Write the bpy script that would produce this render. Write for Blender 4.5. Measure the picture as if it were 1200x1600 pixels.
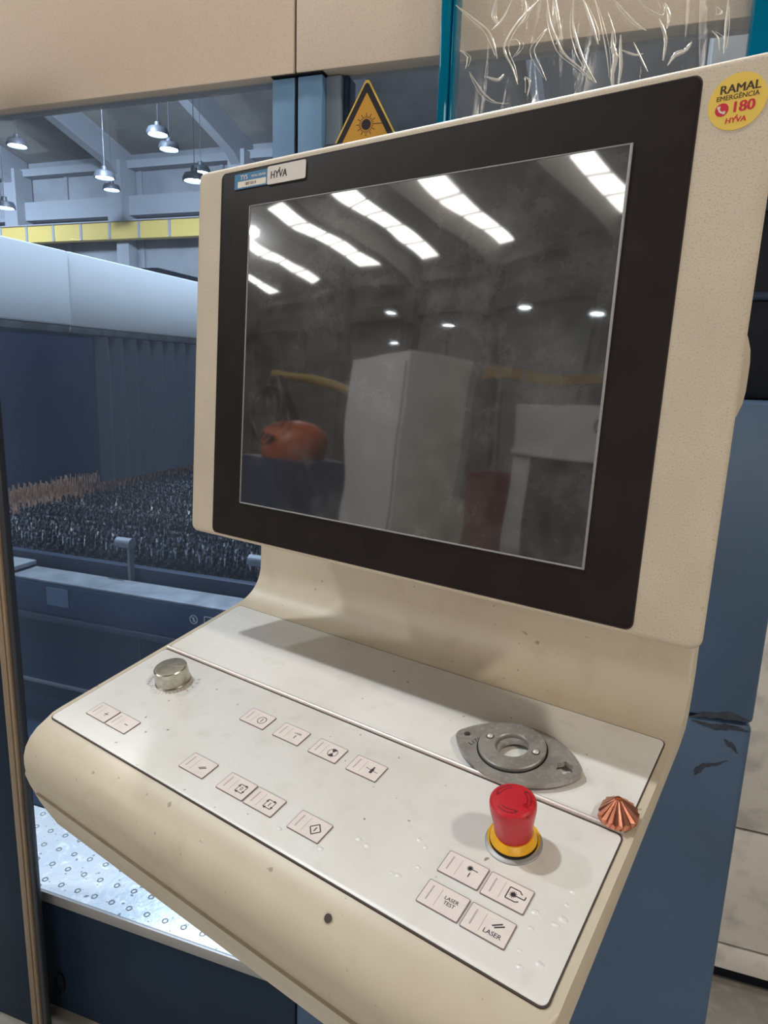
import bpy, bmesh, math, random
from mathutils import Vector, Matrix
random.seed(7)
for o in list(bpy.data.objects): bpy.data.objects.remove(o)
SC = bpy.context.scene
COL = SC.collection
PI = math.pi
def R(a): return math.radians(a)

# ------------------------------------------------------------------ camera, world, lights, exposure
CONSOLE = Matrix.Translation((0, 0, 1.45)) @ Matrix.Rotation(R(-16.2), 4, 'Z')   # the operator console stands turned in front of the machine
cam_d = bpy.data.cameras.new('camera'); cam = bpy.data.objects.new('camera', cam_d); COL.objects.link(cam)
Rc = ((0.8136, 0.5805, 0.0321), (0.1427, -0.1458, -0.979), (-0.5636, 0.8011, -0.2015))
m = Matrix(((Rc[0][0], -Rc[1][0], -Rc[2][0]), (Rc[0][1], -Rc[1][1], -Rc[2][1]), (Rc[0][2], -Rc[1][2], -Rc[2][2])))
m = m.to_quaternion().to_matrix()
cam.matrix_world = CONSOLE @ Matrix.Translation((0.4795, -0.4402, 0.1257)) @ m.to_4x4()
cam_d.sensor_fit = 'VERTICAL'; cam_d.sensor_height = 32.0; cam_d.lens = 1045.83 / 1600 * 32.0
cam_d.clip_start = 0.02; cam_d.clip_end = 200
SC.camera = cam

W = bpy.data.worlds.new('world'); SC.world = W; W.use_nodes = True
W.node_tree.nodes['Background'].inputs[0].default_value = (0.75, 0.8, 0.9, 1)
W.node_tree.nodes['Background'].inputs[1].default_value = 0.6

SC.view_settings.view_transform = 'Standard'; SC.view_settings.look = 'None'
SC.view_settings.gamma = 1; SC.view_settings.use_curve_mapping = False
SC.view_settings.exposure = 0.0

def area(name, loc, target, power, col, size):
    d = bpy.data.lights.new(name, 'AREA'); d.shape = 'DISK'; d.size = size; d.energy = power; d.color = col
    o = bpy.data.objects.new(name, d); COL.objects.link(o); o.location = loc
    o.rotation_euler = (Vector(target) - Vector(loc)).to_track_quat('-Z', 'Y').to_euler(); return o
area('lamp_light_cool', (-2.70, -0.08, 7.0), (0.1, 0, 1.4), 180, (0.92, 0.97, 1.0), 0.26)
area('lamp_light_left', (-5.9, 0.8, 7.0), (0.1, 0, 1.4), 110, (0.86, 0.93, 1.0), 0.26)
area('lamp_light_warm', (4.50, -1.77, 7.0), (0.1, 0, 1.4), 190, (1.0, 0.90, 0.76), 0.6)
area('fill_light_machine', (-1.3, 3.4, 7.0), (-2.0, 2.8, 0), 750, (0.92, 0.97, 1.0), 0.42)  # unseen lamp added to brighten the machine interior
area('lamp_light_aisle', (-9.0, -6.0, 6.6), (-9, -6.5, 0), 220, (0.95, 0.97, 1.0), 0.6)
area('lamp_light_far', (-16.5, -8.0, 6.6), (-16.5, -8.5, 0), 420, (0.95, 0.97, 1.0), 0.6)
area('fill_light_bay', (-8.5, 9.0, 6.6), (-12, 15.5, 3), 620, (0.9, 0.95, 1.0), 0.6).data.spread = R(125)  # unseen lamp added to brighten the hall beyond the window
area('fill_light_end', (-15.5, 10.5, 6.6), (-19, 15.5, 3), 620, (0.9, 0.95, 1.0), 0.6).data.spread = R(125)  # second unseen lamp added for the far hall wall

area('fill_light_near_bay', (-0.6, 5.5, 7.2), (-2.5, 16, 5), 520, (0.9, 0.95, 1.0), 0.6).data.spread = R(130)  # unseen lamp added to lift the dark roof behind the right pane

# ------------------------------------------------------------------ materials
def lin(c): return c / 12.92 if c <= 0.04045 else ((c + 0.055) / 1.055) ** 2.4
def s(r, g, b): return (lin(r / 255), lin(g / 255), lin(b / 255))
def M(name, col, rough=0.5, metal=0.0, ior=None, noise=None, bump=None, speck=None, emit=None, coat=0.0, rnoise=None):
    mt = bpy.data.materials.new(name); mt.use_nodes = True; nt = mt.node_tree; N = nt.nodes; Lk = nt.links
    b = N['Principled BSDF']
    b.inputs['Base Color'].default_value = (*col, 1); b.inputs['Roughness'].default_value = rough; b.inputs['Metallic'].default_value = metal
    if ior: b.inputs['IOR'].default_value = ior
    if coat: b.inputs['Coat Weight'].default_value = coat; b.inputs['Coat Roughness'].default_value = 0.08
    if emit: b.inputs['Emission Color'].default_value = (*emit[0], 1); b.inputs['Emission Strength'].default_value = emit[1]
    tc = N.new('ShaderNodeTexCoord') if (noise or bump or speck or rnoise) else None
    def ntex(scale, detail=4, rgh=0.55):
        n = N.new('ShaderNodeTexNoise'); n.inputs['Scale'].default_value = scale; n.inputs['Detail'].default_value = detail; n.inputs['Roughness'].default_value = rgh
        Lk.new(tc.outputs['Object'], n.inputs['Vector']); return n
    def ramp(src, a, bb):
        r = N.new('ShaderNodeMapRange'); r.inputs[1].default_value = a; r.inputs[2].default_value = bb; Lk.new(src, r.inputs[0]); return r.outputs[0]
    def mix(fac, c1, c2):
        x = N.new('ShaderNodeMix'); x.data_type = 'RGBA'
        if isinstance(fac, float): x.inputs[0].default_value = fac
        else: Lk.new(fac, x.inputs[0])
        for i, c in ((6, c1), (7, c2)):
            if isinstance(c, tuple): x.inputs[i].default_value = (*c, 1)
            else: Lk.new(c, x.inputs[i])
        return x.outputs[2]
    cur = tuple(col)
    for spec in (noise or []):            # (scale, lo, hi, colour)
        cur = mix(ramp(ntex(spec[0]).outputs[0], spec[1], spec[2]), cur, spec[3])
    for spec in (speck or []):
        cur = mix(ramp(ntex(spec[0], 1, 0.4).outputs[0], spec[1], spec[2]), cur, spec[3])
    if not isinstance(cur, tuple): Lk.new(cur, b.inputs['Base Color'])
    if rnoise: Lk.new(ramp(ntex(rnoise[0]).outputs[0], 0.3, 0.7), (rm := N.new('ShaderNodeMapRange')).inputs[0]); rm.inputs[3].default_value = rnoise[1]; rm.inputs[4].default_value = rnoise[2]; Lk.new(rm.outputs[0], b.inputs['Roughness'])
    if bump:
        bp = N.new('ShaderNodeBump'); bp.inputs['Strength'].default_value = bump[1]; bp.inputs['Distance'].default_value = bump[2] if len(bump) > 2 else 0.001
        Lk.new(ntex(bump[0], 3).outputs[0], bp.inputs['Height']); Lk.new(bp.outputs[0], b.inputs['Normal'])
    return mt
K = {}
K['shell'] = M('cream_paint', s(193, 181, 161), 0.42, noise=[(9, 0.35, 0.75, s(184, 171, 149)), (40, 0.55, 0.8, s(179, 165, 142))], speck=[(170, 0.76, 0.80, s(150, 138, 118))], bump=(900, 0.12, 0.0006))
K['housing'] = M('textured_beige_paint', s(198, 184, 164), 0.55, noise=[(14, 0.4, 0.75, s(188, 174, 154))], speck=[(900, 0.56, 0.7, s(178, 163, 142))], bump=(1400, 0.2, 0.0006))
K['sheet'] = M('light_grey_membrane', s(217, 214, 209), 0.36, noise=[(11, 0.45, 0.8, s(205, 200, 188)), (60, 0.55, 0.75, s(206, 203, 196))], speck=[(150, 0.765, 0.79, s(140, 132, 124))], bump=(60, 0.06, 0.001))
K['gasket'] = M('dark_gap', s(62, 50, 46), 0.7)
K['bead'] = M('worn_bead_metal', s(196, 184, 176), 0.42, 0.35)
K['bezel'] = M('black_brown_bezel', s(36, 31, 28), 0.5, ior=1.2, noise=[(30, 0.4, 0.8, s(42, 37, 34))])
K['ink'] = M('dark_ink', s(52, 46, 52), 0.6)
K['greyink'] = M('faded_grey_ink', s(172, 160, 160), 0.6)
K['key'] = M('pinkish_key_film', s(222, 211, 203), 0.3, noise=[(90, 0.4, 0.8, s(213, 200, 196))])
K['keyline'] = M('key_outline', s(128, 112, 112), 0.5)
K['steel'] = M('worn_steel', s(172, 168, 163), 0.42, 0.7, noise=[(60, 0.35, 0.7, s(146, 140, 134)), (240, 0.5, 0.75, s(190, 184, 176))], bump=(300, 0.15, 0.0005))
K['darksteel'] = M('dark_steel_gap', s(26, 24, 22), 0.6, 0.3)
K['knob'] = M('brushed_aluminium', s(200, 197, 186), 0.28, 1.0, noise=[(120, 0.4, 0.7, s(170, 164, 150))])
K['red'] = M('red_plastic', s(182, 26, 38), 0.36, noise=[(70, 0.6, 0.64, s(150, 6, 18))], coat=0.2)
K['darkred'] = M('dark_red_groove', s(110, 10, 18), 0.5)
K['yellow'] = M('yellow_plastic', s(228, 168, 24), 0.38, noise=[(80, 0.5, 0.75, s(206, 146, 20))])
K['copper'] = M('copper', s(232, 160, 132), 0.27, 1.0, noise=[(200, 0.4, 0.7, s(214, 140, 110))])
K['bubble'] = M('membrane_bubble', s(217, 214, 209), 0.2)
K['label_blue'] = M('blue_label', s(28, 108, 150), 0.4)
K['label_white'] = M('white_label', s(214, 205, 196), 0.45)
K['label_black'] = M('label_black_print', s(34, 28, 38), 0.6)
K['label_yellow'] = M('yellow_label', s(226, 190, 84), 0.45)
K['label_red'] = M('red_print', s(196, 36, 52), 0.5)
K['label_brown'] = M('brown_print', s(64, 50, 30), 0.5)
K['pale'] = M('pale_print', s(226, 216, 200), 0.5)
K['beige'] = M('speckled_beige_steel', s(222, 204, 184), 0.55, noise=[(3, 0.35, 0.8, s(214, 196, 176))], speck=[(700, 0.5, 0.75, s(200, 182, 162))], bump=(600, 0.2, 0.001))
K['blue'] = M('blue_grey_paint', s(98, 132, 164), 0.42, noise=[(6, 0.4, 0.8, s(92, 124, 156))])
K['greyframe'] = M('grey_frame', s(104, 116, 130), 0.45)
K['navy'] = M('navy_paint', s(28, 42, 60), 0.45, ior=1.25, noise=[(4, 0.4, 0.8, s(26, 38, 54))])
K['cabblue'] = M('cabinet_blue', s(68, 88, 112), 0.38, ior=1.28, noise=[(3, 0.4, 0.8, s(64, 79, 98))])
K['smear'] = M('oil_smear', s(46, 54, 68), 0.3, noise=[(60, 0.35, 0.65, s(30, 34, 44))])
K['black'] = M('black_cover', s(20, 22, 30), 0.5, ior=1.2)
K['bronze'] = M('bronze_strip', s(160, 140, 118), 0.4, 0.5, noise=[(5, 0.3, 0.8, s(150, 131, 110))])
K['darkpost'] = M('dark_post', s(44, 46, 52), 0.4)
K['deck'] = M('dimpled_steel_deck', s(200, 206, 210), 0.4, 0.25, noise=[(7, 0.4, 0.7, s(190, 200, 210)), (40, 0.55, 0.7, s(228, 232, 236))], speck=[(70, 0.68, 0.72, s(120, 126, 132))], bump=(60, 0.4, 0.003))
K['dimple'] = M('dimple_steel', s(150, 158, 162), 0.35, 0.6)
K['strip'] = M('grey_strip', s(150, 148, 146), 0.45, 0.3)
K['white_machine'] = M('white_machine_paint', s(236, 238, 240), 0.5)
K['dross_glint'] = M('dark_slat_steel', s(70, 68, 70), 0.35, 0.7, noise=[(60, 0.5, 0.66, s(226, 222, 220))])  # pale flecks put the slats' metallic glints into the colour
K['brown_slat'] = M('brown_slat_steel', s(222, 186, 158), 0.55, 0.1, noise=[(30, 0.35, 0.7, s(170, 130, 106))])  # paler and browner than the other slats
K['inner'] = M('inner_dark_blue', s(38, 46, 62), 0.5)
K['railtop'] = M('worn_rail_grey', s(150, 152, 154), 0.45, 0.3, noise=[(12, 0.4, 0.7, s(120, 122, 126))])
K['innerblue'] = M('inner_rail_blue', s(40, 58, 80), 0.45)
K['bellow'] = M('grey_bellows', s(62, 66, 74), 0.6)
K['concrete'] = M('concrete', s(150, 144, 134), 0.7, noise=[(2, 0.35, 0.7, s(130, 124, 114)), (25, 0.5, 0.75, s(160, 154, 142))], bump=(40, 0.2, 0.003))
K['greywall'] = M('scuffed_grey_panel', s(206, 199, 188), 0.6, noise=[(3, 0.35, 0.7, s(190, 183, 172)), (14, 0.52, 0.72, s(170, 163, 154))])
K['roof'] = M('roof_sheet', s(140, 134, 128), 0.6, noise=[(0.6, 0.4, 0.7, s(106, 100, 96))])
K['hallwall'] = M('hall_wall_sheet', s(140, 140, 142), 0.7, noise=[(1.2, 0.4, 0.7, s(122, 122, 126))])
K['hallsteel'] = M('hall_steelwork', s(146, 147, 150), 0.6)
K['hallback'] = M('hall_back_steelwork', s(104, 100, 96), 0.6)
K['monorail'] = M('monorail_tan', s(168, 136, 64), 0.5)
K['crane'] = M('crane_yellow', s(204, 176, 96), 0.6)
K['skylight'] = M('skylight', (0.9, 0.9, 0.9), 0.6, emit=((1.0, 0.96, 0.9), 10.0))
K['fill_light'] = M('fill_pane', (0.9, 0.9, 0.9), 0.6, emit=((1.0, 0.95, 0.88), 7.0))  # glow of the added front fill panes
K['lampglow'] = M('lamp_glow', (1, 1, 1), 0.5, emit=((0.86, 0.94, 1.0), 60.0))
K['lampbody'] = M('lamp_body', s(52, 54, 58), 0.5)
K['whitecab'] = M('white_cabinet_paint', s(214, 210, 206), 0.5)
K['darkcab'] = M('dark_cabinet_front', s(58, 60, 64), 0.5)
K['orange'] = M('robot_orange', s(196, 92, 48), 0.4)
K['robotblue'] = M('robot_base_blue', s(34, 48, 88), 0.5)
K['hose'] = M('black_hose', s(24, 24, 26), 0.4)
K['teal'] = None

def display_mat():
    mt = M('dusty_display_glass', (0.02, 0.02, 0.021), 0.03, ior=2.1, coat=0.35); b0 = mt.node_tree.nodes['Principled BSDF']; b0.inputs['Coat Roughness'].default_value = 0.16; nt = mt.node_tree; N = nt.nodes; L = nt.links; b = N['Principled BSDF']
    tc = N.new('ShaderNodeTexCoord')
    n1 = N.new('ShaderNodeTexNoise'); n1.inputs['Scale'].default_value = 14; n1.inputs['Detail'].default_value = 6; n1.inputs['Roughness'].default_value = 0.7
    n2 = N.new('ShaderNodeTexNoise'); n2.inputs['Scale'].default_value = 4; n2.inputs['Detail'].default_value = 2
    for n in (n1, n2): L.new(tc.outputs['Object'], n.inputs['Vector'])
    r = N.new('ShaderNodeValToRGB'); e = r.color_ramp.elements
    e[0].position = 0.46; e[0].color = (0.028, 0.027, 0.026, 1); e[1].position = 0.70; e[1].color = (0.12, 0.118, 0.114, 1)
    mu = N.new('ShaderNodeMath'); mu.operation = 'MULTIPLY_ADD'; L.new(n1.outputs[0], mu.inputs[0]); mu.inputs[1].default_value = 0.6
    m2 = N.new('ShaderNodeMath'); m2.operation = 'MULTIPLY'; L.new(n2.outputs[0], m2.inputs[0]); m2.inputs[1].default_value = 0.42; L.new(m2.outputs[0], mu.inputs[2])
    L.new(mu.outputs[0], r.inputs[0]); L.new(r.outputs[0], b.inputs['Base Color'])
    w = N.new('ShaderNodeTexNoise'); w.inputs['Scale'].default_value = 9; w.inputs['Detail'].default_value = 1; L.new(tc.outputs['Object'], w.inputs['Vector'])
    bp = N.new('ShaderNodeBump'); bp.inputs['Strength'].default_value = 0.2; bp.inputs['Distance'].default_value = 0.004; L.new(w.outputs[0], bp.inputs['Height']); L.new(bp.outputs[0], b.inputs['Normal'])
    return mt
K['display'] = display_mat()
def glassy(name, tint, refl_col, refl, rough, haze_col=None, haze=0.0, ior=1.5, bump=None):
    mt = bpy.data.materials.new(name); mt.use_nodes = True; nt = mt.node_tree; N = nt.nodes; L = nt.links
    N.remove(N['Principled BSDF']); out = N['Material Output']
    t = N.new('ShaderNodeBsdfTransparent'); t.inputs[0].default_value = (*tint, 1)
    g = N.new('ShaderNodeBsdfGlossy'); g.inputs[0].default_value = (*refl_col, 1); g.inputs['Roughness'].default_value = rough
    fr = N.new('ShaderNodeFresnel'); fr.inputs[0].default_value = ior
    ad = N.new('ShaderNodeMath'); ad.operation = 'ADD'; ad.use_clamp = True; L.new(fr.outputs[0], ad.inputs[0]); ad.inputs[1].default_value = refl
    mx = N.new('ShaderNodeMixShader'); geo = N.new('ShaderNodeNewGeometry'); fw = N.new('ShaderNodeMath'); fw.operation = 'SUBTRACT'; fw.inputs[0].default_value = 1.0; L.new(geo.outputs['Backfacing'], fw.inputs[1])
    pr = N.new('ShaderNodeMath'); pr.operation = 'MULTIPLY'; L.new(ad.outputs[0], pr.inputs[0]); L.new(fw.outputs[0], pr.inputs[1])
    L.new(pr.outputs[0], mx.inputs[0]); L.new(t.outputs[0], mx.inputs[1]); L.new(g.outputs[0], mx.inputs[2])
    last = mx
    if haze:
        d = N.new('ShaderNodeBsdfDiffuse'); d.inputs[0].default_value = (*haze_col, 1)
        m2 = N.new('ShaderNodeMixShader'); m2.inputs[0].default_value = haze; L.new(mx.outputs[0], m2.inputs[1]); L.new(d.outputs[0], m2.inputs[2]); last = m2
    if bump:
        tc = N.new('ShaderNodeTexCoord'); n = N.new('ShaderNodeTexNoise'); n.inputs['Scale'].default_value = bump[0]; n.inputs['Detail'].default_value = 3
        L.new(tc.outputs['Object'], n.inputs['Vector']); bp = N.new('ShaderNodeBump'); bp.inputs['Strength'].default_value = bump[1]; bp.inputs['Distance'].default_value = bump[2]
        L.new(n.outputs[0], bp.inputs['Height']); L.new(bp.outputs[0], g.inputs['Normal'])
    L.new(last.outputs[0], out.inputs[0]); return mt
K['pane'] = glassy('tinted_window', (0.70, 0.785, 0.89), (0.80, 0.92, 1.0), 0.0, 0.0, (0.35, 0.44, 0.60), 0.06, ior=1.10)
K['film'] = glassy('clear_film', (0.96, 0.96, 0.95), (1.0, 0.96, 0.9), 0.05, 0.16, (0.85, 0.83, 0.8), 0.06)
K['teal'] = glassy('teal_acrylic', (0.02, 0.36, 0.55), (0.7, 0.95, 1.0), 0.04, 0.05, (0.0, 0.28, 0.46), 0.45)

# ------------------------------------------------------------------ mesh helpers
class MB:
    def __init__(self): self.b = bmesh.new(); self.mi = 0
    def _mark(self, before):
        for f in self.b.faces:
            if f not in before: f.material_index = self.mi
    def box(self, x0, x1, y0, y1, z0, z1, bev=0.0, seg=2):
        before = set(self.b.faces)
        vs = [self.b.verts.new((x, y, z)) for x in (x0, x1) for y in (y0, y1) for z in (z0, z1)]
        fs = [self.b.faces.new([vs[i] for i in q]) for q in ((0, 1, 3, 2), (4, 6, 7, 5), (0, 4, 5, 1), (2, 3, 7, 6), (0, 2, 6, 4), (1, 5, 7, 3))]
        if bev:
            es = list({e for f in fs for e in f.edges}); bmesh.ops.bevel(self.b, geom=es, offset=bev, segments=seg, profile=0.5, affect='EDGES')
        self._mark(before); return self
    def prism(self, pts, z0, z1, bev=0.0, seg=2, mp=None, both=False):
        """outline pts (x, y) pushed from z0 to z1; mp maps (x, y, z) to a point"""
        before = set(self.b.faces); mp = mp or (lambda x, y, z: (x, y, z))
        lo = [self.b.verts.new(mp(x, y, z0)) for x, y in pts]; hi = [self.b.verts.new(mp(x, y, z1)) for x, y in pts]; n = len(pts)
        f0 = self.b.faces.new(lo[::-1]); f1 = self.b.faces.new(hi)
        for i in range(n): self.b.faces.new([lo[i], lo[(i + 1) % n], hi[(i + 1) % n], hi[i]])
        if bev:
            es = list(f1.edges) + (list(f0.edges) if both else [])
            bmesh.ops.bevel(self.b, geom=es, offset=bev, segments=seg, profile=0.5, affect='EDGES')
        self._mark(before); return self
    def lathe(self, prof, seg=32, c=(0, 0), sx=1, sy=1, cap=True):
        before = set(self.b.faces); rings = []
        for r, z in prof:
            if r < 1e-6: rings.append([self.b.verts.new((c[0], c[1], z))])
            else: rings.append([self.b.verts.new((c[0] + r * sx * math.cos(2 * PI * i / seg), c[1] + r * sy * math.sin(2 * PI * i / seg), z)) for i in range(seg)])
        for a, b in zip(rings, rings[1:]):
            for i in range(seg):
                j = (i + 1) % seg
                if len(a) == 1 and len(b) == 1: continue
                if len(a) == 1: self.b.faces.new([a[0], b[i], b[j]])
                elif len(b) == 1: self.b.faces.new([a[i], a[j], b[0]])
                else: self.b.faces.new([a[i], a[j], b[j], b[i]])
        self._mark(before); return self
    def ring(self, r0, r1, z0, z1, seg=40, c=(0, 0), bev=0.0):
        p = [(r0, z0), (r1, z0), (r1, z1 - bev), (r1 - bev, z1), (r0 + bev, z1), (r0, z1 - bev), (r0, z0)] if bev else [(r0, z0), (r1, z0), (r1, z1), (r0, z1), (r0, z0)]
        return self.lathe(p, seg, c)
    def tube(self, pts, r, seg=8):
        before = set(self.b.faces); pts = [Vector(p) for p in pts]; rings = []
        up = Vector((0.13, 0.31, 0.94))
        for i, p in enumerate(pts):
            d = (pts[min(i + 1, len(pts) - 1)] - pts[max(i - 1, 0)]).normalized()
            a = d.cross(up)
            if a.length < 1e-4: a = d.cross(Vector((1, 0, 0)))
            a.normalize(); b = d.cross(a)
            rr = r[i] if isinstance(r, (list, tuple)) else r
            rings.append([self.b.verts.new(p + rr * (a * math.cos(2 * PI * k / seg) + b * math.sin(2 * PI * k / seg))) for k in range(seg)])
        for u, v in zip(rings, rings[1:]):
            for k in range(seg): self.b.faces.new([u[k], u[(k + 1) % seg], v[(k + 1) % seg], v[k]])
        self.b.faces.new(rings[0][::-1]); self.b.faces.new(rings[-1]); self._mark(before); return self
    def rect(self, cx, cy, w, h, z=0.0, t=0.00015, rot=0.0):
        c, sn = math.cos(rot), math.sin(rot)
        return self.prism([(cx + c * x - sn * y, cy + sn * x + c * y) for x, y in ((-w / 2, -h / 2), (w / 2, -h / 2), (w / 2, h / 2), (-w / 2, h / 2))], z, z + t)
    def line(self, a, b, w, z=0.0, t=0.00015):
        dx, dy = b[0] - a[0], b[1] - a[1]
        return self.rect((a[0] + b[0]) / 2, (a[1] + b[1]) / 2, math.hypot(dx, dy), w, z, t, math.atan2(dy, dx))
    def disc(self, c, r, z=0.0, t=0.00015, seg=24): return self.prism([(c[0] + r * math.cos(2 * PI * i / seg), c[1] + r * math.sin(2 * PI * i / seg)) for i in range(seg)], z, z + t)
    def text(self, txt, x, y, size, z=0.0, t=0.0001, sx=1.0, bold=0.0, rot=0.0, shear=0.0):
        cu = bpy.data.curves.new('lettering', 'FONT'); cu.body = txt; cu.size = size; cu.align_x = 'CENTER'; cu.align_y = 'CENTER'; cu.extrude = t / 2; cu.shear = shear; cu.resolution_u = 3
        ob = bpy.data.objects.new('lettering', cu); COL.objects.link(ob)
        dg = bpy.context.evaluated_depsgraph_get(); me = bpy.data.meshes.new_from_object(ob.evaluated_get(dg))
        tmp = bmesh.new(); tmp.from_mesh(me)
        tmp.transform(Matrix.Translation((x, y, z + t / 2)) @ Matrix.Rotation(rot, 4, 'Z') @ Matrix.Diagonal((sx, 1, 1, 1)))
        cr, sr_ = math.cos(rot), math.sin(rot)
        for d in ((0,) if not bold else (-1, 0, 1)):          # heavier strokes: the same outline printed three times, slightly shifted
            dx = d * bold * size * 1.1
            vm = {v: self.b.verts.new(v.co + Vector((dx * cr, dx * sr_, (d + 1) * 2e-5))) for v in tmp.verts}
            for f in tmp.faces:
                nf = self.b.faces.new([vm[v] for v in f.verts]); nf.material_index = self.mi
        tmp.free(); bpy.data.objects.remove(ob); bpy.data.curves.remove(cu); bpy.data.meshes.remove(me); return self
    def mat(self, i): self.mi = i; return self
    def mesh(self, name, mats, smooth=35):
        me = bpy.data.meshes.new(name); bmesh.ops.recalc_face_normals(self.b, faces=self.b.faces[:]); self.b.to_mesh(me); self.b.free()
        for k in (mats if isinstance(mats, (list, tuple)) else [mats]): me.materials.append(K[k])
        if smooth:
            me.polygons.foreach_set('use_smooth', [True] * len(me.polygons)); me.set_sharp_from_angle(angle=R(smooth))
        return me
    def build(self, name, mats, parent=None, loc=None, mtx=None, smooth=35, label=None, cat=None, group=None, kind=None):
        return link(name, self.mesh(name, mats, smooth), parent, loc, mtx, label, cat, group, kind)
def link(name, me, parent=None, loc=None, mtx=None, label=None, cat=None, group=None, kind=None):
    o = bpy.data.objects.new(name, me); COL.objects.link(o)
    if parent is not None: o.parent = parent
    if mtx is not None: o.matrix_local = mtx
    elif loc is not None: o.location = loc
    tag(o, label, cat, group, kind); return o
def tag(o, label=None, cat=None, group=None, kind=None):
    if label: o['label'] = label
    if cat: o['category'] = cat
    if group: o['group'] = group
    if kind: o['kind'] = kind
def thing(name, label, cat, mtx=None, loc=(0, 0, 0), group=None):
    o = bpy.data.objects.new(name, None); COL.objects.link(o); o.empty_display_size = 0.1
    if mtx is not None: o.matrix_world = mtx
    else: o.location = loc
    tag(o, label, cat, group); return o
def rrect(x0, x1, y0, y1, r, n=5):
    pts = []
    for cx, cy, a0 in ((x1 - r, y1 - r, 0), (x0 + r, y1 - r, 90), (x0 + r, y0 + r, 180), (x1 - r, y0 + r, 270)):
        for i in range(n + 1):
            a = R(a0 + 90 * i / n); pts.append((cx + r * math.cos(a), cy + r * math.sin(a)))
    return pts

# ------------------------------------------------------------------ setting: floor, hall, roof
MB().box(-34, 12, -14.7, 16.3, -0.1, 0).build('floor', 'concrete', kind='structure')
RY = 0.765                                   # the ridge of the symmetric hall
SL = 0.26
def rz(y): return 8.2 + SL * (-abs(y - RY) + RY + 11)
for nm, sg_ in (('wall_back', 1), ('wall_front', -1)):
    yy = lambda y: y if sg_ == 1 else 2 * RY - y
    a, b = sorted((yy(-14.75), yy(-14.55)))
    wall = MB().box(-34, 12, a, b, 0, 7.5).build(nm, 'hallwall', kind='structure')
    for i in range(15):
        a, b = sorted((yy(-14.55), yy(-14.49))); MB().box(-0.06, 0.06, a, b, 0, 7.1).build('cladding_rib', 'hallwall', wall, (-31 + 2.6 * i, 0, 0))
MB().box(-34.2, -34, -14.7, 16.3, 0, 13).build('wall_left', 'hallwall', kind='structure')
MB().box(12, 12.2, -14.7, 16.3, 0, 13).build('wall_right', 'hallwall', kind='structure')
def rbox(mb, x0, x1, y0, y1, d0, d1):       # a slab lying under the sloped roof
    def mp(x, y, z): return (x, y, rz(y) + z)
    mb.prism([(x0, y0), (x1, y0), (x1, y1), (x0, y1)], d0, d1, mp=mp); return mb
mb = MB(); rbox(mb, -34, 12, -14.7, RY, 0.02, 0.12); rbox(mb, -34, 12, RY, 16.3, 0.02, 0.12)
mb.build('ceiling', 'roof', kind='structure')
# added glowing wall panes, an unseen front fill light far behind the camera
fr = MB().box(-0.6, 11.4, -14.55, -14.5, 1.3, 5.3).build('window_7', 'hallsteel', kind='structure')
for k in range(8):
    MB().box(-0.5 + 1.475 * k, 0.87 + 1.475 * k, -14.5, -14.48, 1.4, 5.2).build('pane', 'fill_light', fr)
# translucent skylight strips let into the roof, running down the slope to the eave
for i, (x, w) in enumerate([(-9.1, 1.05), (-12.95, 1.1), (-15.9, 0.9), (-19.05, 0.9), (-22.4, 0.85), (-25.5, 0.75)]):
    mb = MB(); y0, y1 = -14.05, -10.2
    rbox(mb, x - w / 2 - 0.06, x + w / 2 + 0.06, y0 - 0.06, y1 + 0.06, -0.02, 0.02); fr = mb.build('window_%d' % (i + 1), 'hallsteel', kind='structure')
    n = 5
    for k in range(n):
        a = y0 + (y1 - y0) * k / n + 0.05; b = y0 + (y1 - y0) * (k + 1) / n - 0.05
        rbox(MB(), x - w / 2, x + w / 2, a, b, -0.05, -0.021).build('pane', 'skylight', fr)
n_ = 0
for sg_ in (1, -1):
    yy = lambda y: y if sg_ == 1 else 2 * RY - y
    for i, x in enumerate([-20.6, -16.9, -13.2, -9.4, -5.6, -1.8, 2.0, 5.8]):       # portal frames: column, haunch, rafter
        n_ += 1; mb = MB(); q = sorted((yy(-14.5), yy(-14.15))); mb.box(x - 0.2, x + 0.2, *q, 0, 5.6); q = sorted((yy(-14.5), yy(-13.9))); mb.box(x - 0.24, x + 0.24, *q, 5.35, 7.0)
        mb.prism([(-14.5, 7.3), (-14.5, 6.2), (-13.6, 6.85), (RY, rz(RY) - 0.6), (RY, rz(RY) - 0.06)], x - 0.13, x + 0.13, mp=lambda a, b, z: (z, yy(a), b))
        mb.build('trim_%d' % n_, 'hallback' if sg_ == 1 else 'hallsteel', kind='structure')
    n_ += 1; mb = MB(); q = sorted((yy(-14.5), yy(-14.2))); mb.box(-33, 11, *q, 6.85, 7.05); mb.box(-33, 11, *q, 5.65, 6.15); mb.build('trim_%d' % n_, 'hallback' if sg_ == 1 else 'hallsteel', kind='structure')
    n_ += 1; mb = MB()
    for a, b in ((-9.4, -9.25), (-6.4, -6.2)): rbox(mb, -33, 11, *sorted((yy(a), yy(b))), -0.22, -0.02)
    mb.build('trim_%d' % n_, 'hallback' if sg_ == 1 else 'hallsteel', kind='structure')
t = thing('crane_runway_beam', 'long yellow crane runway beam high on the hall wall seen through the left window', 'beam', loc=(0, 2 * RY + 14.0, 4.98))
MB().box(-33, 11, -0.12, 0.12, 0, 0.44).build('web_plate', 'crane', t)
MB().box(-33, 11, -0.18, 0.18, 0.44, 0.47).build('crane_rail', 'hallsteel', t)
stf = MB().box(-0.035, 0.035, -0.15, -0.12, 0.0, 0.44).mesh('stiffener', 'hallsteel')
for i in range(44): link('stiffener', stf, t, (-32 + 0.98 * i, 0, 0))
t = thing('monorail_beam', 'low yellow monorail beam on two posts beyond the white machine', 'beam', loc=(-5.6, -9.0, 0))
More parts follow.
